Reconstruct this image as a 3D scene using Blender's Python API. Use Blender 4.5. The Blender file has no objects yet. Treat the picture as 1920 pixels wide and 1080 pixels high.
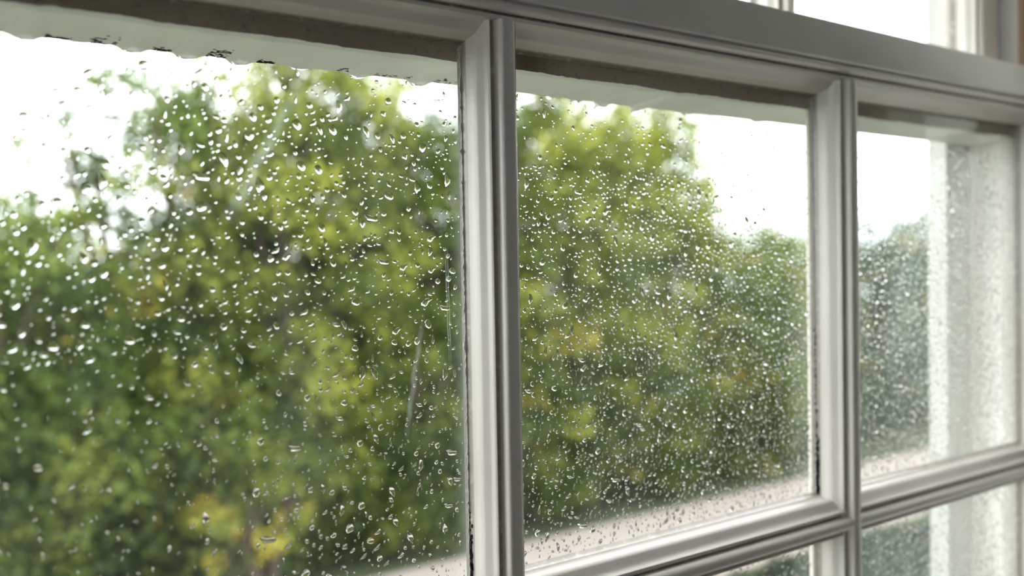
import bpy, bmesh, math, random
import numpy as np
from mathutils import Vector, Matrix

random.seed(7)
rng = np.random.default_rng(11)
C = bpy.context.scene
COL = C.collection
PI = math.pi

# ------------------------------------------------------------------ camera
ZE = 1.50                    # eye height above the room floor
F = 1750.0                   # focal length in pixels of a 1920 px wide frame
TH = math.atan(2407 / F)     # angle between the view axis and the window wall
D = 0.579                    # eye to the glass of the lower sash
PITCH = math.atan(40 / F)
ROLL = math.radians(1.03)
up = Vector((0, 0, 1))
f0 = Vector((math.cos(TH), math.sin(TH), 0))
rt = Vector((math.sin(TH), -math.cos(TH), 0))
fw = (f0 * math.cos(PITCH) - up * math.sin(PITCH)).normalized()
up1 = rt.cross(fw).normalized()
cx = rt * math.cos(ROLL) - up1 * math.sin(ROLL)
cy = up1 * math.cos(ROLL) + rt * math.sin(ROLL)
cz = -fw
EYE = Vector((0, 0, ZE))
cam_d = bpy.data.cameras.new('camera')
cam = bpy.data.objects.new('camera', cam_d)
COL.objects.link(cam)
cam.matrix_world = Matrix(((cx.x, cy.x, cz.x, EYE.x), (cx.y, cy.y, cz.y, EYE.y),
                           (cx.z, cy.z, cz.z, EYE.z), (0, 0, 0, 1)))
cam_d.sensor_width = 36
cam_d.lens = F * 36 / 1920
cam_d.clip_start = 0.02
cam_d.clip_end = 400
cam_d.dof.use_dof = True
cam_d.dof.focus_distance = 0.70
cam_d.dof.aperture_fstop = 3.3
C.camera = cam


def at(px, py, Y):
    """world point seen at a pixel, on the plane parallel to the window at distance Y"""
    d = fw + cx * ((px - 960) / F) - cy * ((py - 540) / F)
    return EYE + d * (Y / d.y)


# ------------------------------------------------------------------ sky and exposure
w = bpy.data.worlds.new('overcast_sky')
C.world = w
w.use_nodes = True
nt = w.node_tree
nt.nodes.clear()
tc = nt.nodes.new('ShaderNodeTexCoord')
sp = nt.nodes.new('ShaderNodeSeparateXYZ')
rp = nt.nodes.new('ShaderNodeValToRGB')
rp.color_ramp.elements[0].position = 0.0
rp.color_ramp.elements[0].color = (0.84, 0.90, 0.90, 1)
rp.color_ramp.elements[1].position = 0.6
rp.color_ramp.elements[1].color = (1.0, 1.0, 0.99, 1)
bg = nt.nodes.new('ShaderNodeBackground')
bg.inputs['Strength'].default_value = 2.0
ow = nt.nodes.new('ShaderNodeOutputWorld')
nt.links.new(tc.outputs['Generated'], sp.inputs[0])
nt.links.new(sp.outputs['Z'], rp.inputs[0])
nt.links.new(rp.outputs[0], bg.inputs[0])
nt.links.new(bg.outputs[0], ow.inputs[0])
C.view_settings.view_transform = 'Standard'
C.view_settings.look = 'None'
C.view_settings.exposure = 1.5
C.view_settings.gamma = 1.0
C.view_settings.use_curve_mapping = False
C.cycles.use_denoising = True
C.cycles.max_bounces = 14
C.cycles.transparent_max_bounces = 24
C.cycles.transmission_bounces = 12
C.cycles.diffuse_bounces = 5
C.cycles.caustics_refractive = True
C.cycles.sample_clamp_indirect = 8


# ------------------------------------------------------------------ helpers
def tag(o, label=None, cat=None, group=None, kind=None):
    if label: o['label'] = label
    if cat: o['category'] = cat
    if group: o['group'] = group
    if kind: o['kind'] = kind
    return o


def link(o, parent=None):
    COL.objects.link(o)
    if parent is not None: o.parent = parent
    return o


def empty(name, loc=(0, 0, 0)):
    o = bpy.data.objects.new(name, None)
    o.location = loc
    o.empty_display_size = 0.05
    return link(o)


def mesh_obj(name, verts, faces, mat, parent=None, smooth=False, loc=None):
    me = bpy.data.meshes.new(name)
    me.from_pydata([tuple(v) for v in verts], [], faces)
    me.update()
    if smooth:
        me.polygons.foreach_set('use_smooth', [True] * len(me.polygons))
    if mat: me.materials.append(mat)
    o = bpy.data.objects.new(name, me)
    if loc: o.location = loc
    return link(o, parent)


def box_data(x0, x1, y0, y1, z0, z1):
    v = [(x0, y0, z0), (x1, y0, z0), (x1, y1, z0), (x0, y1, z0), (x0, y0, z1), (x1, y0, z1), (x1, y1, z1), (x0, y1, z1)]
    f = [(0, 3, 2, 1), (4, 5, 6, 7), (0, 1, 5, 4), (1, 2, 6, 5), (2, 3, 7, 6), (3, 0, 4, 7)]
    return v, f


def boxes(name, lst, mat, parent=None, bevel=0.0):
    V, Fc = [], []
    for b in lst:
        v, f = box_data(*b)
        n = len(V)
        V += v
        Fc += [tuple(i + n for i in q) for q in f]
    o = mesh_obj(name, V, Fc, mat, parent)
    if bevel:
        m = o.modifiers.new('edge', 'BEVEL')
        m.width = bevel
        m.segments = 3
    return o


def struct(o):
    o['kind'] = 'structure'
    return o


# ------------------------------------------------------------------ materials
def new_mat(name):
    m = bpy.data.materials.new(name)
    m.use_nodes = True
    m.node_tree.nodes.clear()
    return m, m.node_tree


def N(t, kind, **kw):
    n = t.nodes.new(kind)
    for k, v in kw.items():
        if hasattr(n, k): setattr(n, k, v)
        else: n.inputs[k.replace('_', ' ')].default_value = v
    return n


def paint(name, base, rough=0.34, dirt=(0.16, 0.13, 0.10), dirt_amt=0.5, bump=0.12, attr=True, mould=0.0, spec=0.5):
    """old gloss paint: brush ripples, faint stains, dirt and painted shade where the attribute 'grime' is high"""
    m, t = new_mat(name)
    L = t.links.new
    out = N(t, 'ShaderNodeOutputMaterial')
    p = N(t, 'ShaderNodeBsdfPrincipled')
    p.inputs['Roughness'].default_value = rough
    p.inputs['Specular IOR Level'].default_value = spec
    tcn = N(t, 'ShaderNodeTexCoord')
    n1 = N(t, 'ShaderNodeTexNoise', Scale=9.0, Detail=5.0)
    n2 = N(t, 'ShaderNodeTexNoise', Scale=160.0, Detail=4.0)
    n3 = N(t, 'ShaderNodeTexNoise', Scale=420.0, Detail=3.0)
    for n in (n1, n2, n3): L(tcn.outputs['Object'], n.inputs['Vector'])
    mr = N(t, 'ShaderNodeMapRange')
    mr.inputs[1].default_value = .3; mr.inputs[2].default_value = .75
    mr.inputs[3].default_value = 0.90; mr.inputs[4].default_value = 1.04
    L(n1.outputs[0], mr.inputs[0])
    mul = N(t, 'ShaderNodeVectorMath', operation='SCALE')
    mul.inputs[0].default_value = base
    L(mr.outputs[0], mul.inputs['Scale'])
    mix = N(t, 'ShaderNodeMix', data_type='RGBA')
    mix.inputs['B'].default_value = (*dirt, 1)
    L(mul.outputs[0], mix.inputs['A'])
    if attr:
        a = N(t, 'ShaderNodeAttribute', attribute_name='grime_shade')
        add = N(t, 'ShaderNodeMath', operation='MULTIPLY')
        ad2 = N(t, 'ShaderNodeMapRange')
        ad2.inputs[1].default_value = .05; ad2.inputs[2].default_value = .45
        L(n2.outputs[0], ad2.inputs[0])
        L(a.outputs['Fac'], add.inputs[0]); L(ad2.outputs[0], add.inputs[1])
        m2 = N(t, 'ShaderNodeMath', operation='MULTIPLY', use_clamp=True)
        m2.inputs[1].default_value = dirt_amt * 1.6
        L(add.outputs[0], m2.inputs[0])
        L(m2.outputs[0], mix.inputs['Factor'])
    else:
        ad2 = N(t, 'ShaderNodeMapRange')
        ad2.inputs[1].default_value = .56; ad2.inputs[2].default_value = .72
        ad2.inputs[4].default_value = dirt_amt
        L(n2.outputs[0], ad2.inputs[0]); L(ad2.outputs[0], mix.inputs['Factor'])
    L(mix.outputs['Result'], p.inputs['Base Color'])
    b1 = N(t, 'ShaderNodeBump', Strength=bump, Distance=0.0012)
    L(n2.outputs[0], b1.inputs['Height'])
    b2 = N(t, 'ShaderNodeBump', Strength=bump * .5, Distance=0.0005)
    L(n3.outputs[0], b2.inputs['Height']); L(b1.outputs[0], b2.inputs['Normal'])
    L(b2.outputs[0], p.inputs['Normal'])
    L(p.outputs[0], out.inputs[0])
    return m


M = {}
M['sash'] = paint('sash_gloss_paint', (0.83, 0.785, 0.745), rough=.27, dirt=(.20, .17, .14), dirt_amt=.72)
M['sash_out'] = paint('outer_sash_paint', (0.78, 0.82, 0.76), rough=.5, dirt_amt=.35)
M['putty'] = paint('old_bedding_putty', (0.55, 0.48, 0.41), rough=.7, dirt=(.25, .2, .17), attr=False, spec=.2)
M['jamb_out'] = paint('outer_jamb_paint', (0.86, 0.84, 0.81), rough=.5, attr=False, dirt_amt=.15)
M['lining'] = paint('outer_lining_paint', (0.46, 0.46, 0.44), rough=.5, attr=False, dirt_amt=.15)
M['jamb_in'] = paint('cream_jamb_paint', (0.74, 0.66, 0.54), rough=.4, attr=False, dirt_amt=.2)
M['bead'] = paint('worn_brown_wood', (0.30, 0.20, 0.13), rough=.6, attr=False, dirt_amt=.4)
M['wall'] = paint('room_wall_paper', (0.06, 0.053, 0.048), rough=.9, attr=False, dirt_amt=0.0, spec=.2)
M['wall_white'] = paint('white_wall_plaster', (0.8, 0.79, 0.74), rough=.8, attr=False, dirt_amt=0.0, spec=.2)
M['floor'] = paint('dark_floor_boards', (0.09, 0.065, 0.045), rough=.5, attr=False, dirt_amt=.3)
M['render'] = paint('outer_wall_render', (0.82, 0.82, 0.78), rough=.9, attr=False, dirt_amt=.2)


def glass_mat(name, haze, haze_col=(.82, .9, .9), streak=0.0, smear=None, edge=None):
    m, t = new_mat(name)
    L = t.links.new
    out = N(t, 'ShaderNodeOutputMaterial')
    tr = N(t, 'ShaderNodeBsdfTransparent')
    tr.inputs[0].default_value = (0.985, 0.992, 0.985, 1)
    gl = N(t, 'ShaderNodeBsdfGlossy')
    gl.inputs['Roughness'].default_value = 0.02
    fr = N(t, 'ShaderNodeFresnel', IOR=1.45)
    # both faces of the sheet reflect like an outer face
    geo = N(t, 'ShaderNodeNewGeometry')
    ior = N(t, 'ShaderNodeMapRange'); ior.inputs[3].default_value = 1.45; ior.inputs[4].default_value = 1 / 1.45
    L(geo.outputs['Backfacing'], ior.inputs[0]); L(ior.outputs[0], fr.inputs['IOR'])
    half = N(t, 'ShaderNodeMath', operation='MULTIPLY'); half.inputs[1].default_value = .7
    L(fr.outputs[0], half.inputs[0])
    mx = N(t, 'ShaderNodeMixShader')
    L(half.outputs[0], mx.inputs[0]); L(tr.outputs[0], mx.inputs[1]); L(gl.outputs[0], mx.inputs[2])
    # thin misting and smears left on the pane; also the right pane's painted veil
    di = N(t, 'ShaderNodeBsdfTranslucent'); di.inputs[0].default_value = (*haze_col, 1)
    tcn = N(t, 'ShaderNodeTexCoord')
    mp = N(t, 'ShaderNodeMapping'); mp.inputs['Scale'].default_value = (1, 1, .35)
    mp.inputs['Rotation'].default_value = (0, .45, 0)
    L(tcn.outputs['Object'], mp.inputs[0])
    n1 = N(t, 'ShaderNodeTexNoise', Scale=14.0, Detail=6.0)
    L(mp.outputs[0], n1.inputs['Vector'])
    r1 = N(t, 'ShaderNodeMapRange')
    r1.inputs[1].default_value = .45; r1.inputs[2].default_value = .75
    r1.inputs[3].default_value = haze; r1.inputs[4].default_value = haze + streak
    L(n1.outputs[0], r1.inputs[0])
    cur = r1.outputs[0]
    sx = N(t, 'ShaderNodeSeparateXYZ'); L(tcn.outputs['Object'], sx.inputs[0])

    def mth(op, a, b=None, clamp=False):
        n_ = N(t, 'ShaderNodeMath', operation=op, use_clamp=clamp)
        for k_, v_ in enumerate((a, b)):
            if v_ is None: continue
            if isinstance(v_, (int, float)): n_.inputs[k_].default_value = v_
            else: L(v_, n_.inputs[k_])
        return n_.outputs[0]
    if smear:
        nf = N(t, 'ShaderNodeTexNoise', Scale=70.0, Detail=6.0); L(tcn.outputs['Object'], nf.inputs['Vector'])
        for (ax, az, bx_, bz, wd, amt) in smear:      # wiped streaks, by their ends on the pane
            dx, dz = bx_ - ax, bz - az
            ln = math.hypot(dx, dz); dx /= ln; dz /= ln
            px_ = mth('SUBTRACT', sx.outputs['X'], ax); pz_ = mth('SUBTRACT', sx.outputs['Z'], az)
            al = mth('ADD', mth('MULTIPLY', px_, dx), mth('MULTIPLY', pz_, dz))
            ac = mth('ABSOLUTE', mth('ADD', mth('SUBTRACT', mth('MULTIPLY', px_, dz), mth('MULTIPLY', pz_, dx)), mth('MULTIPLY', mth('SUBTRACT', nf.outputs[0], .5), wd * 2.2)))
            m1 = mth('SUBTRACT', 1.0, mth('DIVIDE', ac, wd), True)
            hl = mth('SUBTRACT', 1.0, mth('DIVIDE', mth('ABSOLUTE', mth('SUBTRACT', al, ln / 2)), ln / 2), True)
            cur = mth('ADD', cur, mth('MULTIPLY', mth('MULTIPLY', m1, mth('MULTIPLY', hl, 2.0, True)), amt))
    if edge:
        for e_, wd, amt in edge:                        # misting that clings beside a bar
            m1 = mth('SUBTRACT', 1.0, mth('DIVIDE', mth('ABSOLUTE', mth('SUBTRACT', sx.outputs['X'], e_)), wd), True)
            cur = mth('ADD', cur, mth('MULTIPLY', mth('MULTIPLY', m1, m1), amt))
        for e_, wd, amt in ((ZE - .2345, .05, .015),):
            m1 = mth('SUBTRACT', 1.0, mth('DIVIDE', mth('ABSOLUTE', mth('SUBTRACT', sx.outputs['Z'], e_)), wd), True)
            cur = mth('ADD', cur, mth('MULTIPLY', mth('MULTIPLY', m1, m1), amt))
    mx2 = N(t, 'ShaderNodeMixShader')
    L(cur, mx2.inputs[0]); L(mx.outputs[0], mx2.inputs[1]); L(di.outputs[0], mx2.inputs[2])
    L(mx2.outputs[0], out.inputs[0])
    return m


A1, A2 = at(572, 140, D), at(425, 420, D)
B1, B2 = at(560, 175, D), at(690, 200, D)
C1, C2 = at(838, 450, D), at(846, 690, D)
E1, E2 = at(795, 590, D), at(762, 830, D)
M['glass_a'] = glass_mat('window_glass', 0.002, streak=0.010, edge=((.378, .012, .05),), smear=(
    (A1.x, A1.z, A2.x, A2.z, .0055, .085), (B1.x, B1.z, B2.x, B2.z, .0035, .05), (C1.x, C1.z, C2.x, C2.z, .0006, .12), (E1.x, E1.z, E2.x, E2.z, .002, .05)))
M['glass_b'] = glass_mat('lightly_misted_glass', 0.003, streak=0.012, edge=((.413, .02, .03), (.795, .05, .03)))
M['glass_c'] = glass_mat('misted_veil_glass', 0.020, streak=0.03, edge=((1.21, .10, .04),))  # mist plus a pale veil painted in for reflected light
M['glass_up'] = glass_mat('upper_glass', 0.002)

m, t = new_mat('rain_water')
out = N(t, 'ShaderNodeOutputMaterial')
g = N(t, 'ShaderNodeBsdfGlass', Roughness=0.0, IOR=1.333)
t.links.new(g.outputs[0], out.inputs[0])
M['water'] = m


def leaf_mat(name, rough=.45, transl=.35):
    m, t = new_mat(name)
    L = t.links.new
    out = N(t, 'ShaderNodeOutputMaterial')
    a = N(t, 'ShaderNodeAttribute', attribute_name='leaf_colour')
    p = N(t, 'ShaderNodeBsdfPrincipled'); p.inputs['Roughness'].default_value = rough
    p.inputs['Specular IOR Level'].default_value = .25
    tl = N(t, 'ShaderNodeBsdfTranslucent')
    L(a.outputs['Color'], p.inputs['Base Color']); L(a.outputs['Color'], tl.inputs[0])
    mx = N(t, 'ShaderNodeMixShader'); mx.inputs[0].default_value = transl
    L(p.outputs[0], mx.inputs[1]); L(tl.outputs[0], mx.inputs[2]); L(mx.outputs[0], out.inputs[0])
    return m


def simple(name, col, rough=.8, col2=None, scale=8.0):
    m, t = new_mat(name)
    L = t.links.new
    out = N(t, 'ShaderNodeOutputMaterial')
    p = N(t, 'ShaderNodeBsdfPrincipled'); p.inputs['Roughness'].default_value = rough
    p.inputs['Specular IOR Level'].default_value = .2
    tcn = N(t, 'ShaderNodeTexCoord'); n = N(t, 'ShaderNodeTexNoise', Scale=scale, Detail=5.0)
    L(tcn.outputs['Object'], n.inputs['Vector'])
    mx = N(t, 'ShaderNodeMix', data_type='RGBA')
    mx.inputs['A'].default_value = (*col, 1); mx.inputs['B'].default_value = (*(col2 or tuple(c * .7 for c in col)), 1)
    L(n.outputs[0], mx.inputs['Factor']); L(mx.outputs['Result'], p.inputs['Base Color'])
    b = N(t, 'ShaderNodeBump', Strength=.3, Distance=.01); L(n.outputs[0], b.inputs['Height']); L(b.outputs[0], p.inputs['Normal'])
    L(p.outputs[0], out.inputs[0])
    return m


M['leaf'] = leaf_mat('leaves')
M['bark'] = simple('bark', (.09, .07, .05), .9)
M['soil'] = simple('damp_grass', (.035, .05, .018), .9, (.05, .06, .025), 3)
M['path'] = simple('pale_wet_paving', (.32, .275, .255), .6, (.27, .245, .225), 2)
M['flake'] = paint('pale_paint_edge', (.62, .63, .60), attr=False, dirt_amt=.3)
M['mould'] = simple('black_mould', (.012, .012, .014), .8)

# ------------------------------------------------------------------ sash profiles
S1, S2, S3 = 0.378, 0.795, 1.210     # left edge of each upright against the glass
PT = S2 - S1
Z0 = ZE + 0.165                      # top of the glass in the lower sash
ZB = ZE - 0.2345                     # foot of the glass above the cross bar
W = 0.035                            # full width of a glazing bar
GY = D


def half_profile(k=1.0):
    """room side of a moulding from the glass to the quirk: (across, out from glass, tone: dirt by the glass, painted shade in the groove)"""
    P = [(0.0, 0.0, .8), (0.0001, 0.0040, .65), (0.0002, 0.0058, .5), (0.0005, 0.0066, .05)]
    P += [(0.0010, 0.0120, 0), (0.0016, 0.0172, 0), (0.0021, 0.0184, 0), (0.0034, 0.0206, 0), (0.0044, 0.0226, .02), (0.0048, 0.0236, 0)]
    P += [(0.0052, 0.0262, 0), (0.0056, 0.0282, 0), (0.0062, 0.0288, 0), (0.0068, 0.0286, .1)]
    P += [(0.0070, 0.0276, .3), (0.0078, 0.0270, .5), (0.0108, 0.0268, .5)]  # groove shade is put into the colour here
    if k > 1:        # on the level bars the moulding is deeper and the groove beside the bead narrow
        k = k * 1.3
        out = [(a * k, b, g) for a, b, g in P[:-3]]
        x_ = out[-1][0]
        return out + [(x_ + .0003, .0276, .4), (x_ + .0006, .0262, .7), (x_ + .0022, .0260, .7)]  # narrow groove gets the same painted shade
    return [(a * k, b, g) for a, b, g in P]


def bar_profile(k=1.0, w=W, k2=None, rnd=False):
    hp = half_profile(k)
    h2 = half_profile(k2 or k)
    r = (w - hp[-1][0] - h2[-1][0]) / 2
    c = hp[-1][0] + r
    nose = []
    for q, b in ((-.97, .0335), (-.90, .0352), (-.78, .0362), (-.6, .0366), (0, .0369), (.6, .0366), (.78, .0362), (.90, .0352), (.97, .0335)):
        nose.append((c + r * q, b, 0.0))
    if rnd:
        nose = [(c - r * math.cos(PI * i / 12), .0275 + .0088 * math.sin(PI * i / 12), 0.0) for i in range(13)]
    right = [(w - a, b, g) for a, b, g in reversed(h2)]
    back = [(w + .0015, -.0028, .6), (w - .006, -.0125, .1), (.006, -.0125, .1), (-.0015, -.0028, .6)]
    return hp + nose + right + back


def rail_profile(face_w, k=1.85, back=.019):
    hp = half_profile(k)
    b = []
    x0 = hp[-1][0]
    r = 0.0048
    for i in range(0, 9):
        a = PI - PI * i / 8 * 0.9
        b.append((x0 + r * .8 + math.cos(a) * r * .8, .0285 + math.sin(a) * r * 1.2, 0.0))
    x1 = b[-1][0]
    face = [(x1 + .0006, .0300, .25), (x1 + .0014, .0335, 0), (x1 + .003, .0348, 0), (face_w - .003, .0348, 0), (face_w - .0008, .034, 0), (face_w, .0318, 0)]
    bk = [(face_w, -back, 0), (-.0, -back, .4), (-.001, -.0028, .6)]
    return hp + b + face + bk


def sweep(name, prof, axis, p0, c0, c1, mat, parent, sign=1, gy=None, seg=1):
    """extrude a profile; axis 'z' upright starting at x=p0, axis 'x' level starting at z=p0"""
    gy = GY if gy is None else gy
    n = len(prof)
    V, G = [], []
    for j in range(seg + 1):
        c = c0 + (c1 - c0) * j / seg
        for a, b, g in prof:
            q = p0 + sign * a
            V.append((q, gy - b, c) if axis == 'z' else (c, gy - b, q))
            G.append(g)
    Fc = []
    flip = (sign < 0) ^ (axis == 'x')
    for j in range(seg):
        for i in range(n):
            i2 = (i + 1) % n
            q = (j * n + i, j * n + i2, (j + 1) * n + i2, (j + 1) * n + i)
            Fc.append(q if not flip else q[::-1])
    Fc.append(tuple(range(n))[::-1] if not flip else tuple(range(n)))
    e = tuple(seg * n + i for i in range(n))
    Fc.append(e if not flip else e[::-1])
    o = mesh_obj(name, V, Fc, mat, parent)
    at_ = o.data.attributes.new('grime_shade', 'FLOAT', 'POINT')
    at_.data.foreach_set('value', G)
    bm = bmesh.new(); bm.from_mesh(o.data)
    bmesh.ops.recalc_face_normals(bm, faces=bm.faces)
    bm.to_mesh(o.data); bm.free()
    o.data.polygons.foreach_set('use_smooth', [len(p.vertices) == 4 for p in o.data.polygons])
    try:
        o.data.set_sharp_from_angle(angle=math.radians(38))
    except Exception:
        pass
    return o


# ------------------------------------------------------------------ lower sash (window_1)
XL = S1 - 2 * PT + W                 # glass edge at the far left end of the sash
XR = S3
ST = 0.052                           # stile width
RAILW = 0.0655
ROWS = [(ZB, Z0)]
PH = Z0 - ZB
WH = 0.0417                           # cross bar height
for i in range(2):
    z1 = ROWS[-1][0] - WH
    ROWS.append((z1 - PH, z1))
ZBOT = ROWS[-1][0]

lower = struct(empty('window_1', ((XL + XR) / 2, GY, ZBOT - .09)))
lower['label'] = 'off white lower sash with moulded glazing bars and rain spotted panes'


def under(o, root):
    o.parent = root
    o.matrix_parent_inverse = Matrix.Translation(-Vector(root.location))
    return o


P_BAR = bar_profile()
P_HBAR = bar_profile(.85, WH, 1.85, True)
o = under(sweep('top_rail', rail_profile(RAILW), 'x', Z0, XL - ST, XR + ST, M['sash'], None), lower)
o = under(sweep('bottom_rail', rail_profile(.09), 'x', ZBOT, XL - ST, XR + ST, M['sash'], None, sign=-1), lower)
under(sweep('stile', rail_profile(ST, 1.0), 'z', XR, ZBOT - .02, Z0 + .02, M['sash'], None), lower)
under(sweep('stile', rail_profile(ST, 1.0), 'z', XL, ZBOT - .02, Z0 + .02, M['sash'], None, sign=-1), lower)
for s in (S1 - PT, S1, S2):
    under(sweep('muntin', P_BAR, 'z', s, ZBOT - .012, Z0 + .012, M['sash'], None), lower)
for z0, z1 in ROWS[1:]:
    under(sweep('muntin', P_HBAR, 'x', z1, XL - .01, XR + .01, M['sash'], None), lower)

cols = [(XL, S1 - PT), (S1 - PT + W, S1), (S1 + W, S2), (S2 + W, XR)]
gm = [M['glass_a'], M['glass_a'], M['glass_b'], M['glass_c']]
for (x0, x1), g_ in zip(cols, gm):
    for (z0, z1) in ROWS:
        o = boxes('glass_pane', [(x0 - .004, x1 + .004, GY, GY + .0028, z0 - .004, z1 + .004)], g_)
        under(o, lower)
# bedding putty seen through the top of each top pane (rough lower edge)
for (x0, x1) in cols:
    n = 90
    V, Fc = [], []
    for i in range(n + 1):
        x = x0 + (x1 - x0) * i / n
        zl = ZE + .1518 + rng.normal() * .00025 + .0005 * math.sin(x * 60)
        for (y, z) in ((GY + .0031, Z0 + .002), (GY + .0031, zl), (GY + .0125, zl + .004), (GY + .0125, Z0 + .002)):
            V.append((x, y, z))
    for i in range(n):
        for j in range(4):
            j2 = (j + 1) % 4
            Fc.append((i * 4 + j, i * 4 + j2, (i + 1) * 4 + j2, (i + 1) * 4 + j))
    Fc += [(3, 2, 1, 0), (n * 4, n * 4 + 1, n * 4 + 2, n * 4 + 3)]
    o = mesh_obj('putty_strip', V, Fc, M['putty'])
    o['label'] = 'brown strip of old bedding putty'
    under(o, lower)


# ragged paint edge scraped along the glass beside the uprights
def ragged(name, x, side, z0, z1, amp, n, mat):
    V, Fc = [], []
    wv = 0
    for i in range(n + 1):
        z = z0 + (z1 - z0) * i / n
        wv = wv * .8 + rng.normal() * .35
        ww = amp * (0.35 + 0.5 * abs(wv)) * (1.6 if rng.random() < .06 else 1)
        V += [(x + side * .0006, GY - .0002, z), (x - side * ww, GY - .0002, z), (x - side * ww * .9, GY - .0007, z), (x + side * .0006, GY - .0009, z)]
    for i in range(n):
        for j in range(4):
            j2 = (j + 1) % 4
            Fc.append((i * 4 + j, i * 4 + j2, (i + 1) * 4 + j2, (i + 1) * 4 + j))
    o = mesh_obj(name, V, Fc, mat)
    bm = bmesh.new(); bm.from_mesh(o.data); bmesh.ops.recalc_face_normals(bm, faces=bm.faces); bm.to_mesh(o.data); bm.free()
    return under(o, lower)


for s, a in ((S1, .0022), (S2, .0014), (S3, .001)):
    ragged('paint_edge', s, 1, ZB + .002, Z0 - .002, a, 260, M['flake'])

# ------------------------------------------------------------------ upper sash (window_2), behind and above
HANGING = [(50, .011, .0042, 'wide water drop hanging from the rail at the far left edge'),
                       (150, .008, .0012, 'very flat water bead hanging second from the left under the rail'),
                       (250, .012, .0045, 'wide water drop hanging third from the left under the rail'),
                       (352, .012, .0048, 'deep wide water drop hanging above the thin topped tree'),
                       (450, .012, .0045, 'wide water drop hanging fifth from the left under the rail'),
                       (560, .012, .0020, 'shallow water bead hanging above the tall olive tree'),
                       (672, .011, .0035, 'water drop hanging second before the first glazing bar'),
                       (785, .012, .0050, 'water drop hanging nearest the first glazing bar in the left pane'),
                       (1032, .005, .0018, 'tiny water bead hanging just past the first glazing bar'),
                       (1080, .010, .0018, 'shallow water bead hanging left of the two deep drops in the middle pane'),
                       (1128, .010, .0060, 'left of the two deep water drops hanging in the middle pane'),
                       (1192, .009, .0085, 'right of the two deep water drops hanging in the middle pane'),
                       (1290, .012, .0020, 'shallow water bead hanging right of the two deep drops'),
                       (1420, .012, .0016, 'flat water bead hanging nearest the second glazing bar')]
HANG = [(at(px, 170, GY + .083).x, wd, h) for px, wd, h, lab in HANGING]
UY = GY + 0.072
uz0 = ZE + 0.152
upper = struct(empty('window_2', ((XL + XR) / 2, UY, uz0)))
upper['label'] = 'white upper sash standing behind the top rail of the lower sash'
# meeting rail: slanted underside facing out, seen through the lower panes
ULX0, ULX1 = XL - ST + .004, XR + ST - .004
prof = [(GY + .024, uz0 + .006), (GY + .028, uz0 + .0035), (GY + .082, uz0 + .0005), (GY + .086, uz0 + .003), (GY + .086, uz0 + .045), (GY + .072, uz0 + .060),
        (GY + .040, uz0 + .060), (GY + .036, uz0 + .056), (GY + .036, uz0 + .02), (GY + .024, uz0 + .02)]
n = len(prof)
sg = 420
V = []
for j in range(sg + 1):
    x = ULX0 + (ULX1 - ULX0) * j / sg
    edge = sum(h_ * .55 * max(0, 1 - ((x - hx) / wd_) ** 2) for hx, wd_, h_ in HANG)
    V += [(x, y, z - (edge if i_ in (2, 3) else edge * .3 if i_ == 1 else 0)) for i_, (y, z) in enumerate(prof)]
Fc = []
for j in range(sg):
    for i in range(n):
        i2 = (i + 1) % n
        Fc.append((j * n + i, (j + 1) * n + i, (j + 1) * n + i2, j * n + i2))
Fc += [tuple(range(n)), tuple(sg * n + i for i in range(n))[::-1]]
o = mesh_obj('meeting_rail', V, Fc, M['sash_out'])
bm = bmesh.new(); bm.from_mesh(o.data); bmesh.ops.recalc_face_normals(bm, faces=bm.faces); bm.to_mesh(o.data); bm.free()
G = o.data.attributes.new('grime_shade', 'FLOAT', 'POINT')
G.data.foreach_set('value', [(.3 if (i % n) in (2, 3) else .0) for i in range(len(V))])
under(o, upper)
UG0 = uz0 + .060
UG1 = UG0 + PH
UG2 = UG1 + WH
UG3 = UG2 + PH
for (x0, x1) in cols:
    for (z0, z1) in ((UG0, UG1), (UG2, UG3)):
        under(boxes('glass_pane', [(x0 - .004, x1 + .004, UY, UY + .0028, z0 - .004, z1 + .004)], M['glass_up']), upper)
for s in (S1 - PT, S1, S2):
    under(sweep('muntin', P_BAR, 'z', s, UG0 - .01, UG3 + .01, M['sash'], None, gy=UY), upper)
under(sweep('muntin', P_HBAR, 'x', UG1, XL - .01, XR + .01, M['sash'], None, gy=UY), upper)
under(sweep('stile', rail_profile(ST, 1.0, back=.014), 'z', XR - .018, uz0 + .058, UG3 + .02, M['sash'], None, gy=UY), upper)
under(sweep('stile', rail_profile(ST, 1.0, back=.014), 'z', XL + .018, uz0 + .058, UG3 + .02, M['sash'], None, sign=-1, gy=UY), upper)
under(sweep('top_rail', rail_profile(.06), 'x', UG3, XL - .03, XR + .03, M['sash'], None, gy=UY), upper)


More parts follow.
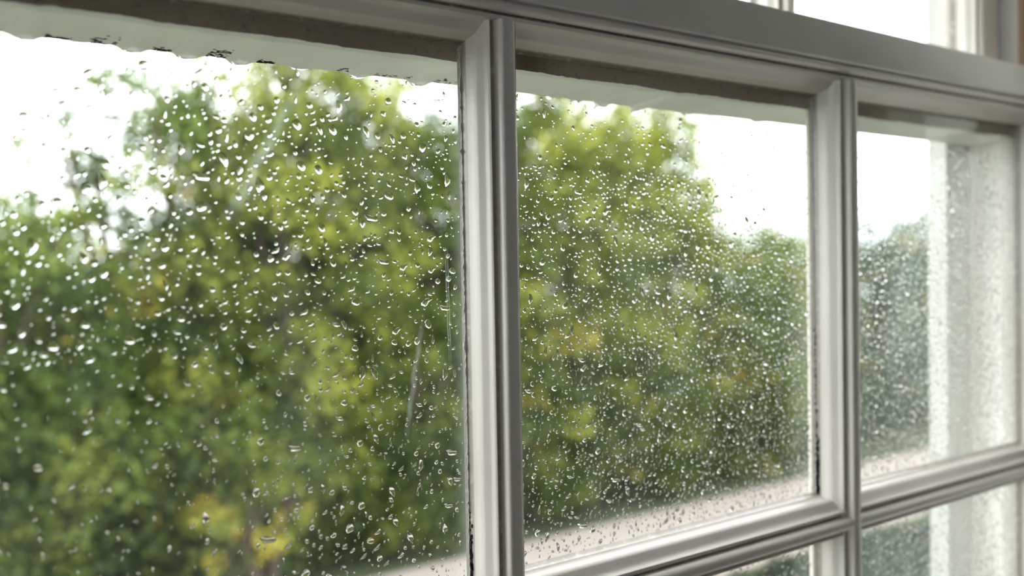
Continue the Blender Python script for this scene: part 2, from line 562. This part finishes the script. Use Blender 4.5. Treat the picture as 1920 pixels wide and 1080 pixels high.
def flecks(name, pts, label, root, plane):
    V, Fc = [], []
    for (a, b, r) in pts:
        base = len(V); k = 7
        st = 1 + 3.2 * rng.random() if plane == 'under' else 1.0
        for i in range(k):
            q = 2 * PI * i / k
            rr = r * (.6 + .6 * rng.random())
            if plane == 'under':      # a = x, b = distance outward, lying under the slanted rail
                x, y = a + math.cos(q) * rr * st, b + math.sin(q) * rr
                z = uz0 + .0035 - (y - GY - .028) * (.003 / .054)
                V += [(x, y, z - .00035), (x, y, z + .0002)]
            else:                      # a = height, b = out from the glass, on the left side of an upright
                x = plane
                V += [(x - .0004, GY - b - math.sin(q) * rr, a + math.cos(q) * rr * 2.2), (x + .0006, GY - b - math.sin(q) * rr, a + math.cos(q) * rr * 2.2)]
        Fc.append(tuple(base + 2 * i for i in range(k)))
        for i in range(k):
            i2 = (i + 1) % k
            Fc.append((base + 2 * i, base + 2 * i + 1, base + 2 * i2 + 1, base + 2 * i2))
    o = mesh_obj(name, V, Fc, M['mould'])
    bm = bmesh.new(); bm.from_mesh(o.data); bmesh.ops.recalc_face_normals(bm, faces=bm.faces); bm.to_mesh(o.data); bm.free()
    o['label'] = label
    return under(o, root)


xa, xb, xc, xd = (at(q, 90, GY + .07).x for q in (20, 520, 640, 870))
pts = []
for q in range(620):
    x = rng.uniform(xa, xb)
    if math.sin(x * 70) + math.sin(x * 31 + 1) > -1.45: pts.append((x, GY + .0825 - abs(rng.normal()) * .007 * (1 + math.sin(x * 90) * .6), .0002 + .00055 * rng.random()))
for q in range(60): pts.append((rng.uniform(xc, xd), GY + .079 - abs(rng.normal()) * .006, .0003 + .0005 * rng.random()))
flecks('mould_stain', pts, 'black mould flecks along the lower edge', upper, 'under')
pts = [(ZB + abs(rng.normal()) * .028 + .002, .0008 + rng.random() * .0032, .0004 + .0009 * rng.random()) for q in range(120)]
pts += [(rng.uniform(ZB + .08, ZB + .17), .0005 + rng.random() * .001, .0003 + .0005 * rng.random()) for q in range(40)]
flecks('mould_stain', pts, 'black mould in the corner beside the glass', lower, S2 - .0002)
pts = [(ZB - .01 + abs(rng.normal()) * .03, .0008 + rng.random() * .003, .0003 + .0006 * rng.random()) for q in range(70)]
flecks('mould_stain', pts, 'black mould in the corner beside the glass', lower, S1 - .0002)

# ------------------------------------------------------------------ sash box, jambs, walls
GZ = ZE - 2.6        # garden level
JX0, JX1 = XL - ST - .004, XR + ST + .004
WT, WB = UG3 + .062, ZBOT - .095
# right jamb: pulley stile, parting bead, outer lining
o = struct(boxes('trim_1', [(JX1, JX1 + .03, GY + .020, .70, WB, WT)], M['jamb_out'], bevel=.001)); o['label'] = 'pale pulley stile on the right, outside part'
o = struct(boxes('trim_2', [(JX1, JX1 + .03, .50, GY + .012, WB, WT)], M['jamb_in'], bevel=.001)); o['label'] = 'cream inner jamb on the right'
o = struct(boxes('trim_3', [(JX1 - .008, JX1 + .02, GY + .0125, GY + .0195, WB, WT)], M['bead'])); o['label'] = 'worn brown parting bead'
o = struct(boxes('trim_4', [(XR - .002, JX1 + .04, UY + .0175, UY + .045, WB, WT)], M['lining'], bevel=.002)); o['label'] = 'white outer lining beside the right pane'
o = struct(boxes('trim_5', [(JX0 - .03, JX0, .50, .70, WB, WT)], M['jamb_in'])); o['label'] = 'cream jamb on the left'
o = struct(boxes('trim_6', [(JX0 - .04, XL + .002, UY + .0175, UY + .045, WB, WT)], M['jamb_out'])); o['label'] = 'white outer lining on the left'
o = struct(boxes('trim_7', [(JX0 - .03, JX1 + .03, .50, .72, WT, WT + .03)], M['jamb_in'])); o['label'] = 'window head lining'
o = struct(boxes('trim_8', [(JX0 - .10, JX1 + .10, .44, .62, WB - .04, WB)], M['sash'], bevel=.006)); o['label'] = 'window board'
o = struct(boxes('trim_9', [(JX0 - .06, JX1 + .06, .62, .84, WB - .06, WB - .005)], M['render'], bevel=.006)); o['label'] = 'outer stone sill'

RX0, RX1, RY0, RY1, RH = -2.2, 3.0, -3.6, -0.02, 2.75
HX0, HX1 = JX0 - .03, JX1 + .03


def wall_open(name, mat, segs):
    return struct(boxes(name, segs, mat))


SPL = 0.30
def splay(name, x, dx):
    V = [(x, .50, 0), (x, .74, 0), (x + dx, .74, 0), (x + dx, RY1, 0)]
    V += [(a, b, RH) for a, b, c in V]
    o = mesh_obj(name, V, [(0, 1, 2, 3), (7, 6, 5, 4), (0, 4, 5, 1), (1, 5, 6, 2), (2, 6, 7, 3), (3, 7, 4, 0)], M['wall'])
    bm = bmesh.new(); bm.from_mesh(o.data); bmesh.ops.recalc_face_normals(bm, faces=bm.faces); bm.to_mesh(o.data); bm.free()
    return struct(o)
splay('trim_11', HX0, -SPL)['label'] = 'splayed window reveal on the left'
# canted side of the bay on the right: low wall, window, head
def slanted(name, mat, u0, u1, z0, z1, d0, d1, kind=True, parent=None):
    A, B = Vector((HX1, .50, 0)), Vector((HX1 + SPL, RY1, 0))
    t_ = (B - A); n_ = Vector((-t_.y, t_.x, 0)).normalized()
    V = []
    for z in (z0, z1):
        for u_, dd in ((u0, d0), (u1, d0), (u1, d1), (u0, d1)):
            q = A + t_ * u_ + n_ * dd
            V.append((q.x, q.y, z))
    o = mesh_obj(name, V, [(0, 1, 2, 3), (7, 6, 5, 4), (0, 4, 5, 1), (1, 5, 6, 2), (2, 6, 7, 3), (3, 7, 4, 0)], mat)
    bm = bmesh.new(); bm.from_mesh(o.data); bmesh.ops.recalc_face_normals(bm, faces=bm.faces); bm.to_mesh(o.data); bm.free()
    return struct(o) if kind else o
slanted('wall_bay', M['wall'], 0, 1, 0, .62, 0, .12)
slanted('wall_bay_head', M['wall'], 0, 1, WT, RH, 0, .12)
struct(boxes('added_wall_outside', [(HX1 + SPL + .10, 7.0, RY1 + .12, RY1 + .20, GZ, 6.0)], M['render']))['label'] = 'pale rendered house front added beyond the bay, out of view'  # unseen pale facade, added to bounce daylight through the bay
w4 = struct(empty('window_4', (HX1 + .15, .2, .62)))
for u0, u1 in ((0, .07), (.93, 1)): under(slanted('stile', M['sash'], u0, u1, .62, WT, .03, .08, False), w4)
for z0 in (.62, 1.16, 1.66, WT - .06): under(slanted('rail', M['sash'], .07, .93, z0, z0 + (.06 if z0 < 1 else .03), .035, .075, False), w4)
under(slanted('glass_pane', M['glass_up'], .05, .95, .66, WT - .03, .053, .056, False), w4)
wall_open('wall_front', M['wall'], [
    (RX0, HX0 - SPL, RY1, .74, 0, RH), (HX1 + SPL, RX1, RY1, RY1 + .12, 0, RH), (HX0, HX1, .50, .74, 0, WB - .06), (HX0 - SPL, HX1, .50, .74, WT + .03, RH)])
WY0, WY1, WZ0, WZ1 = -1.7, -0.3, 0.9, 2.45
wall_open('wall_left', M['wall'], [
    (RX0 - .25, RX0, RY0, WY0, 0, RH), (RX0 - .25, RX0, WY1, .74, 0, RH), (RX0 - .25, RX0, WY0, WY1, 0, WZ0), (RX0 - .25, RX0, WY0, WY1, WZ1, RH)])
wall_open('wall_right', M['wall'], [(RX1, RX1 + .2, RY0, RY1 + .12, 0, RH)])
wall_open('wall_back', M['wall'], [(RX0 - .25, RX1 + .2, RY0 - .2, RY0, 0, RH)])
struct(boxes('floor', [(RX0 - .25, RX1 + .2, RY0 - .2, RY1 + .12, -.1, 0), (RX0 - .25, HX1 + .05, RY1 + .12, .74, -.1, 0)], M['floor']))
struct(boxes('ceiling', [(RX0 - .25, RX1 + .2, RY0 - .2, RY1 + .12, RH, RH + .15), (RX0 - .25, HX1 + .15, RY1 + .12, .74, RH, RH + .15)], M['wall']))
# unseen window added in the left wall to bring daylight onto the bars
w3 = struct(empty('added_window_3', (RX0 - .1, (WY0 + WY1) / 2, WZ0)))
fr = [(RX0 - .13, RX0 - .07, WY0, WY1, WZ0, WZ0 + .05), (RX0 - .13, RX0 - .07, WY0, WY1, WZ1 - .05, WZ1)]
for y in (WY0, (WY0 + WY1) / 2 - .025, WY1 - .05): fr.append((RX0 - .13, RX0 - .07, y, y + .05, WZ0 + .05, WZ1 - .05))
under(boxes('window_frame', fr, M['sash']), w3)
under(boxes('glass_pane', [(RX0 - .102, RX0 - .098, WY0 + .04, WY1 - .04, WZ0 + .04, WZ1 - .04)], M['glass_up']), w3)

# ------------------------------------------------------------------ ground outside
GZ = ZE - 2.6
o = struct(boxes('ground', [(-30, 60, .76, 5.2, GZ - .2, GZ), (-30, 60, 7.0, 80, GZ - .2, GZ)], M['soil']))
o = struct(boxes('path', [(-30, 60, 5.2, 7.0, GZ - .2, GZ + .01)], M['path']))
o['label'] = 'pale paved path running past the bushes'


# ------------------------------------------------------------------ foliage
PAL_GREEN = np.array([(.035, .060, .016), (.060, .095, .022), (.100, .140, .032), (.150, .190, .045), (.200, .230, .055)])
PAL_OLIVE = np.array([(.060, .080, .022), (.105, .130, .035), (.170, .190, .050), (.240, .250, .060), (.300, .290, .070)])
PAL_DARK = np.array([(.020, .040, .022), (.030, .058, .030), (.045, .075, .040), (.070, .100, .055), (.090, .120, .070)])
PAL_YEL = np.array([(.12, .17, .03), (.22, .26, .04), (.26, .31, .05), (.34, .36, .05), (.46, .38, .05)])


PAL_GREEN, PAL_OLIVE = PAL_GREEN * np.array([1.12, 1.18, .8]), PAL_OLIVE * np.array([1.12, 1.22, .8])


def leaves_mesh(name, centres, radii, per, leaf, pal, parent, accent=0.03, squash=.8):
    """one mesh of leaf blades gathered in sprigs; colour is that of each leaf"""
    k = len(centres)
    cnt = np.maximum(4, (per * (radii / radii.mean()) ** 2)).astype(int)
    idx = np.repeat(np.arange(k), cnt)
    n = len(idx)
    d = rng.normal(size=(n, 3)); d /= np.linalg.norm(d, axis=1)[:, None]
    r = rng.random(n) ** .45
    c = centres[idx] + d * (r * radii[idx])[:, None] * np.array([1, 1, squash])
    nrm = d * .6 + rng.normal(size=(n, 3)) * .6 + np.array([0, 0, .5])
    nrm /= np.linalg.norm(nrm, axis=1)[:, None]
    a = np.cross(nrm, rng.normal(size=(n, 3))); a /= np.linalg.norm(a, axis=1)[:, None]
    b = np.cross(nrm, a)
    L = leaf * (0.6 + .8 * rng.random(n))[:, None]
    Wd = L * .34
    v = np.stack([c - a * L * .5, c + b * Wd - nrm * L * .05, c + a * L * .55, c - b * Wd - nrm * L * .05], axis=1).reshape(-1, 3)
    f = np.arange(n * 4)
    me = bpy.data.meshes.new(name)
    me.vertices.add(n * 4); me.vertices.foreach_set('co', v.ravel())
    me.loops.add(n * 4); me.loops.foreach_set('vertex_index', f)
    me.polygons.add(n)
    me.polygons.foreach_set('loop_start', np.arange(n) * 4)
    me.polygons.foreach_set('loop_total', np.full(n, 4))
    me.update(calc_edges=True)
    tone = rng.random(k) ** 1.15 * (len(pal) - 1)
    tl = np.clip(tone[idx] + rng.normal(size=n) * .3, 0, len(pal) - 1.001)
    i0 = tl.astype(int); fr_ = (tl - i0)[:, None]
    col = pal[i0] * (1 - fr_) + pal[np.minimum(i0 + 1, len(pal) - 1)] * fr_
    acc = rng.random(k) < accent
    am = acc[idx] & (rng.random(n) < .6)
    col[am] = np.array([.42, .33, .05]) * (.7 + .5 * rng.random((am.sum(), 1)))
    ca = me.color_attributes.new('leaf_colour', 'FLOAT_COLOR', 'POINT')
    rgba = np.ones((n * 4, 4)); rgba[:, :3] = np.repeat(col, 4, axis=0)
    ca.data.foreach_set('color', rgba.ravel())
    me.materials.append(M['leaf'])
    o = bpy.data.objects.new(name, me)
    link(o)
    return under(o, parent) if parent else o


def limb(V, Fc, a, b, ra, rb, sides=7, seg=4, wob=.06):
    a, b = Vector(a), Vector(b)
    ax = (b - a).normalized()
    u = ax.orthogonal().normalized(); v = ax.cross(u)
    base = len(V)
    for j in range(seg + 1):
        t_ = j / seg
        p = a.lerp(b, t_) + (u * rng.normal() + v * rng.normal()) * wob * (0 if j in (0, seg) else 1) * (b - a).length * .5
        r = ra + (rb - ra) * t_
        for i in range(sides):
            q = 2 * PI * i / sides
            V.append(tuple(p + (u * math.cos(q) + v * math.sin(q)) * r))
    for j in range(seg):
        for i in range(sides):
            i2 = (i + 1) % sides
            Fc.append((base + j * sides + i, base + j * sides + i2, base + (j + 1) * sides + i2, base + (j + 1) * sides + i))


def tree(name, X, Y, rx, ry, ztop, nsprig, per, leaf, pal, label, cat, group=None, zlow=None, accent=.03, sprig=(.16, .34), thin=0.0, power=1.0, tuft=0):
    """crown from the ground up to ztop; ztop is above the ground"""
    root = empty(name, (X, Y, GZ))
    tag(root, label, cat, group)
    zl = -.1 if zlow is None else zlow
    V, Fc = [], []
    for k in range(5):
        a = 2 * PI * k / 5 + rng.random()
        p0 = (X + math.cos(a) * .12, Y + math.sin(a) * .12, GZ - .05)
        p1 = (X + math.cos(a) * rx * .35, Y + math.sin(a) * ry * .35, GZ + ztop * .5)
        limb(V, Fc, p0, p1, .07, .04)
        for m_ in range(3):
            b = a + rng.normal() * .6
            p2 = (p1[0] + math.cos(b) * rx * .35, p1[1] + math.sin(b) * ry * .3, GZ + ztop * (.68 + .2 * rng.random()))
            limb(V, Fc, p1, p2, .035, .012, 5, 3)
    under(mesh_obj('trunk', V, Fc, M['bark'], smooth=True), root)
    # sprigs: mostly on the skin of the crown
    k = nsprig
    d = rng.normal(size=(k, 3)); d /= np.linalg.norm(d, axis=1)[:, None]
    r = (rng.random(k) ** .28)
    # lobes break up the outline
    lob = 1 + .16 * np.sin(d[:, 0] * 5 + X * 3) * np.cos(d[:, 2] * 6 + X) + .12 * np.sin(d[:, 1] * 9 + d[:, 2] * 7 + Y)
    zc = (ztop + zl) / 2; hz = (ztop - zl) / 2
    c = np.stack([X + d[:, 0] * rx * r * lob, Y + d[:, 1] * ry * r * lob, GZ + zc + np.sign(d[:, 2]) * np.abs(d[:, 2]) ** power * hz * r * np.clip(lob, .8, 1.04)], axis=1)
    if thin:
        keep = rng.random(k) > thin * np.clip((c[:, 2] - (GZ + zc)) / hz, 0, 1)
        c = c[keep]
    rad = sprig[0] + (sprig[1] - sprig[0]) * rng.random(len(c))
    if tuft:
        tt = np.stack([X + rng.normal(size=tuft) * rx * .55, Y + rng.normal(size=tuft) * ry * .4, GZ + ztop * (.97 + .1 * rng.random(tuft))], axis=1)
        c = np.concatenate([c, tt]); rad = np.concatenate([rad, .07 + .09 * rng.random(tuft)])
    leaves_mesh('foliage', c, rad, per, leaf, pal, root, accent)
    return root


rng = np.random.default_rng(21)
GT = 'bushes along the far side of the path'
tree('leafy_bush', 0.85, 8.0, 1.15, .9, 3.45, 300, 95, .055, PAL_GREEN, 'low green bush at the far left under the pale sky', 'bush', GT)
tree('leafy_tree', 2.35, 8.5, 1.35, .9, 4.70, 380, 80, .065, PAL_GREEN, 'thin topped green tree with sky showing through its crown, first from the left', 'tree', GT, thin=.68, tuft=26, power=.8)
tree('leafy_tree', 3.45, 8.0, 1.15, .9, 4.72, 460, 80, .07, PAL_OLIVE, 'tall olive green tree behind the middle of the left pane', 'tree', GT, power=.8, tuft=12)
tree('leafy_tree', 4.85, 8.3, 1.15, .9, 4.55, 420, 80, .07, PAL_GREEN, 'green tree behind the right side of the left pane', 'tree', GT, tuft=10)
tree('leafy_tree', 6.30, 7.9, 1.15, .9, 4.75, 460, 80, .07, PAL_OLIVE, 'yellow green tree seen just past the first glazing bar', 'tree', GT, power=.85, tuft=10)
tree('leafy_tree', 7.75, 8.1, 1.20, .9, 4.58, 460, 80, .07, PAL_OLIVE, 'rounded tree ending in open sky behind the middle pane', 'tree', GT, power=.7, tuft=8)
tree('leafy_bush', 10.2, 8.2, 1.60, .9, 3.12, 420, 90, .055, PAL_GREEN, 'low bush under open sky behind the right side of the middle pane', 'bush', GT, power=.5)
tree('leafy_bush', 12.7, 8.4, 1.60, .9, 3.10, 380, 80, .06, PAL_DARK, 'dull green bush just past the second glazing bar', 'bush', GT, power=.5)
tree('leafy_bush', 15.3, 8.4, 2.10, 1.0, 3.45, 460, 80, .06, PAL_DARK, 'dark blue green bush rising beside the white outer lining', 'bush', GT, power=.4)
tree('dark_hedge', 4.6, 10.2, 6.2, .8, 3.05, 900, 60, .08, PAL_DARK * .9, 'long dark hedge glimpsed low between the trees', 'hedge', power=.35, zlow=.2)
# lower shrub with yellowing leaves
p = at(485, 940, 6.95)
tree('yellowing_shrub', p.x, 7.1, .55, .32, p.z - GZ + .24, 40, 46, .055, PAL_YEL, 'low shrub with bright yellow green leaves at the foot of the trees', 'shrub', None, accent=.2, sprig=(.08, .17), zlow=.3)
# skirt shrubs that close the gaps low down
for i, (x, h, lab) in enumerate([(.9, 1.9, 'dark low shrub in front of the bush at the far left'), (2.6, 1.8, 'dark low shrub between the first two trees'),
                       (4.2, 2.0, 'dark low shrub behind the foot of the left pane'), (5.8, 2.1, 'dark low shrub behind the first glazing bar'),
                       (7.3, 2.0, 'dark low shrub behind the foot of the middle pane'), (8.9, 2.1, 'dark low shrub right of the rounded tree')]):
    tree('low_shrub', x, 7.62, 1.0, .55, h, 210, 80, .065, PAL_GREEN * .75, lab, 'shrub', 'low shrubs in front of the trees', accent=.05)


# dark ground cover between the house and the path
def cover():
    k = 2600
    c = np.stack([rng.uniform(2.0, 14, k), rng.uniform(3.2, 4.75, k), GZ + .05 + rng.random(k) * .14], axis=1)
    o = leaves_mesh('ground_cover', c, .10 + .1 * rng.random(k), 26, .06, PAL_DARK * .55, None, .0)
    tag(o, 'dark low planting between the house wall and the pale path', 'planting', kind='stuff')


cover()

rng = np.random.default_rng(33)
# ------------------------------------------------------------------ rain on the panes
OY = GY + .0030       # outer face of the glass


def drop_data(kind, r, segs, rings, seed):
    """closed cap of water: base on the glass, dome outward (+y); outline slightly irregular"""
    q = random.Random(seed)
    st = 1 + q.random() * (.9 if kind == 'long' else .25)
    rot = q.random() * PI
    h2, p2 = q.random() * .13, q.random() * 6.28
    h4, p4 = q.random() * (.12 if kind == 'long' else .05), q.random() * 6.28
    h3, p3 = q.random() * (.16 if kind == 'long' else .07), q.random() * 6.28
    bend = (q.random() - .5) * (.9 if kind == 'long' else .2)
    H = r * (.40 + .16 * q.random())
    V = []
    for j in range(rings + 1):
        rho = j / rings
        hh = H * max(0.0, 1 - rho ** 2.0) ** .93
        if j == 0:
            V.append((0, hh, 0)); continue
        for i in range(segs):
            a = 2 * PI * i / segs
            rr = r * rho * (1 + rho * (h2 * math.cos(2 * a + p2) + h3 * math.cos(3 * a + p3) + h4 * math.cos(4 * a + p4)))
            u_, v_ = rr * math.cos(a) * st, rr * math.sin(a) / math.sqrt(st)
            v_ += bend * (u_ * u_) / (r * st) * .5
            # water sags a little towards the bottom
            X_, Z_ = u_ * math.cos(rot) - v_ * math.sin(rot), u_ * math.sin(rot) + v_ * math.cos(rot)
            V.append((X_, hh * (1 - .22 * Z_ / r), Z_))
    Fc = []
    for i in range(segs):
        Fc.append((0, 1 + (i + 1) % segs, 1 + i))
    for j in range(1, rings):
        a0 = 1 + (j - 1) * segs; b0 = a0 + segs
        for i in range(segs):
            i2 = (i + 1) % segs
            Fc.append((a0 + i, a0 + i2, b0 + i2, b0 + i))
    b0 = 1 + (rings - 1) * segs
    Fc.append(tuple(b0 + i for i in range(segs)))
    return V, Fc


protos = [drop_data('long' if k % 3 == 0 else 'round', 1.0, 14, 5, 100 + k) for k in range(26)]
PR = [(np.array(v), f) for v, f in protos]


class Grid:
    def __init__(s, c): s.c = c; s.d = {}
    def ok(s, x, z, r):
        i, j = int(x // s.c), int(z // s.c)
        for a in (-1, 0, 1):
            for b in (-1, 0, 1):
                for (X, Z, R) in s.d.get((i + a, j + b), ()):
                    if (X - x) ** 2 + (Z - z) ** 2 < ((R + r) * 1.08) ** 2: return False
        return True
    def add(s, x, z, r): s.d.setdefault((int(x // s.c), int(z // s.c)), []).append((x, z, r))


def scatter(x0, x1, z0, z1, n, med, sig, rmax, dens, top_gap=.0):
    gr = Grid(.012); outl = []
    rs = np.sort(np.minimum(np.exp(rng.normal(math.log(med), sig, n)), rmax))[::-1]
    for r in rs:
        for _ in range(6):
            x = rng.uniform(x0 + r * 1.6, x1 - r * 1.6); z = rng.uniform(z0 + r * 1.6, z1 - r * 1.6)
            if rng.random() > dens((x - x0) / (x1 - x0), (z - z0) / (z1 - z0), r): continue
            if gr.ok(x, z, r * 1.15):
                gr.add(x, z, r * 1.15); outl.append((x, z, float(r))); break
    return outl


zt_vis = ZE + .134     # underside of the rail outside
def in_frame(x, y, z):
    v = Vector((x, y, z)) - EYE
    dz_ = v.dot(fw)
    return dz_ > 0 and abs(v.dot(cx) / dz_ * F) < 955 and abs(v.dot(cy) / dz_ * F) < 535


panes = [
    ('left pane', scatter(.0, S1 - .001, ZB, zt_vis, 2600, .00092, .52, .0032, lambda u, v, r: (.35 + .65 * (u > .1) * (1 - .6 * (v > .93))) * (1 if v > .5 else .3 + .9 * max(0, (u - .45) / .55)) * (1 if v > .45 or u > .55 or r < .0016 else .25))),
    ('middle pane', scatter(S1 + W, S2 - .001, ZB, zt_vis, 6400, .00090, .48, .0030, lambda u, v, r: (.35 + .65 * u) * (1 - .75 * (v > .85)) * (1 if r < .0016 else 1 - .5 * u))),
    ('right pane', scatter(S2 + W, S3 - .001, ZB, zt_vis, 4200, .00125, .40, .0026, lambda u, v, r: 1 - .6 * (v > .85))),
    ('pane below the middle one', scatter(S1 + W, S2 - .001, ROWS[1][1] - .12, ROWS[1][1], 900, .0011, .42, .0024, lambda u, v, r: 1)),
    ('pane below the right one', scatter(S2 + W, S3 - .001, ROWS[1][1] - .16, ROWS[1][1], 1500, .0012, .42, .0024, lambda u, v, r: 1)),
]
allowed = {'left pane': 125, 'middle pane': 105, 'right pane': 50, 'pane below the middle one': 8, 'pane below the right one': 12}
rest = []
proto_me = []
for k, (v, f) in enumerate([drop_data('long' if k % 2 == 0 else 'round', 1.0, 26, 8, 500 + k) for k in range(14)]):
    me = bpy.data.meshes.new('raindrop')
    me.from_pydata(v, [], f); me.update()
    me.polygons.foreach_set('use_smooth', [len(p.vertices) < 5 for p in me.polygons])
    me.materials.append(M['water'])
    proto_me.append(me)
LABELS = {
    'left pane': 'one of the larger clear raindrops on the glass of the left pane',
    'middle pane': 'one of the larger clear raindrops on the glass of the middle pane',
    'right pane': 'one of the larger blurred raindrops on the misted right pane',
    'pane below the middle one': 'one of the larger raindrops on the pane under the middle pane',
    'pane below the right one': 'one of the larger raindrops on the misted pane under the right pane'}
for pn, ds in panes:
    k = allowed[pn]
    vis = [d_ for d_ in ds if in_frame(d_[0], OY, d_[1])]
    big = vis[:k]; bs = set(big)
    rest += [d_ for d_ in ds if d_ not in bs]
    for i, (x, z, r) in enumerate(big):
        o = bpy.data.objects.new('raindrop', proto_me[random.randrange(len(proto_me))])
        o.location = (x, OY, z); o.scale = (r, r, r)
        link(o)
        tag(o, LABELS[pn], 'raindrop', 'large raindrops on the ' + pn)
# all smaller drops: one object
VV, FF, off = [], [], 0
SM = []
for (x, z, r) in rest:
    kk = random.randrange(len(PR))
    if z < ZE - .02 and random.random() < .6: kk -= kk % 3
    v, f = PR[kk]
    VV.append(v * r + np.array([x, OY, z]))
    for q in f:
        FF.append(tuple(i + off for i in q)); SM.append(len(q) < 5)
    off += len(v)
me = bpy.data.meshes.new('small_raindrops')
me.from_pydata(np.concatenate(VV).tolist(), [], FF); me.update()
me.polygons.foreach_set('use_smooth', SM)
me.materials.append(M['water'])
o = link(bpy.data.objects.new('small_raindrops', me))
tag(o, 'thousands of tiny raindrops spattered over the outside of the panes', 'raindrops', kind='stuff')


# ------------------------------------------------------------------ water hanging under the outer rail
def hanging(px, wpx, hmm, label):
    y0 = GY + .083
    P = at(px, 170, y0)
    x = P.x
    wd = wpx
    n, mrow = 20, 8
    V, Fc = [], []
    for j in range(mrow + 1):
        a = PI * j / mrow                # across the rail (y)
        for i in range(n + 1):
            u_ = -1 + 2 * i / n
            env = (0.5 + .5 * math.cos(PI * u_))
            rr = .0045 * (0.25 + .75 * env)
            V.append((x + u_ * wd, y0 - math.cos(a) * rr * 1.2, uz0 + .0012 - hmm * .5 * max(0, 1 - u_ * u_) - math.sin(a) * (hmm * .6 * env + .0003)))
    for j in range(mrow):
        for i in range(n):
            a0 = j * (n + 1) + i
            Fc.append((a0, a0 + 1, a0 + n + 2, a0 + n + 1))
    b0 = mrow * (n + 1)
    for i in range(n):
        Fc.append((i + 1, i, b0 + i, b0 + i + 1))
    o = mesh_obj('hanging_water_drop', V, Fc, M['water'], smooth=True)
    bm = bmesh.new(); bm.from_mesh(o.data); bmesh.ops.recalc_face_normals(bm, faces=bm.faces); bm.to_mesh(o.data); bm.free()
    tag(o, label, 'water drop', 'water hanging under the outer rail')


for px, wd, h, lab in HANGING:
    hanging(px, wd, h, lab)
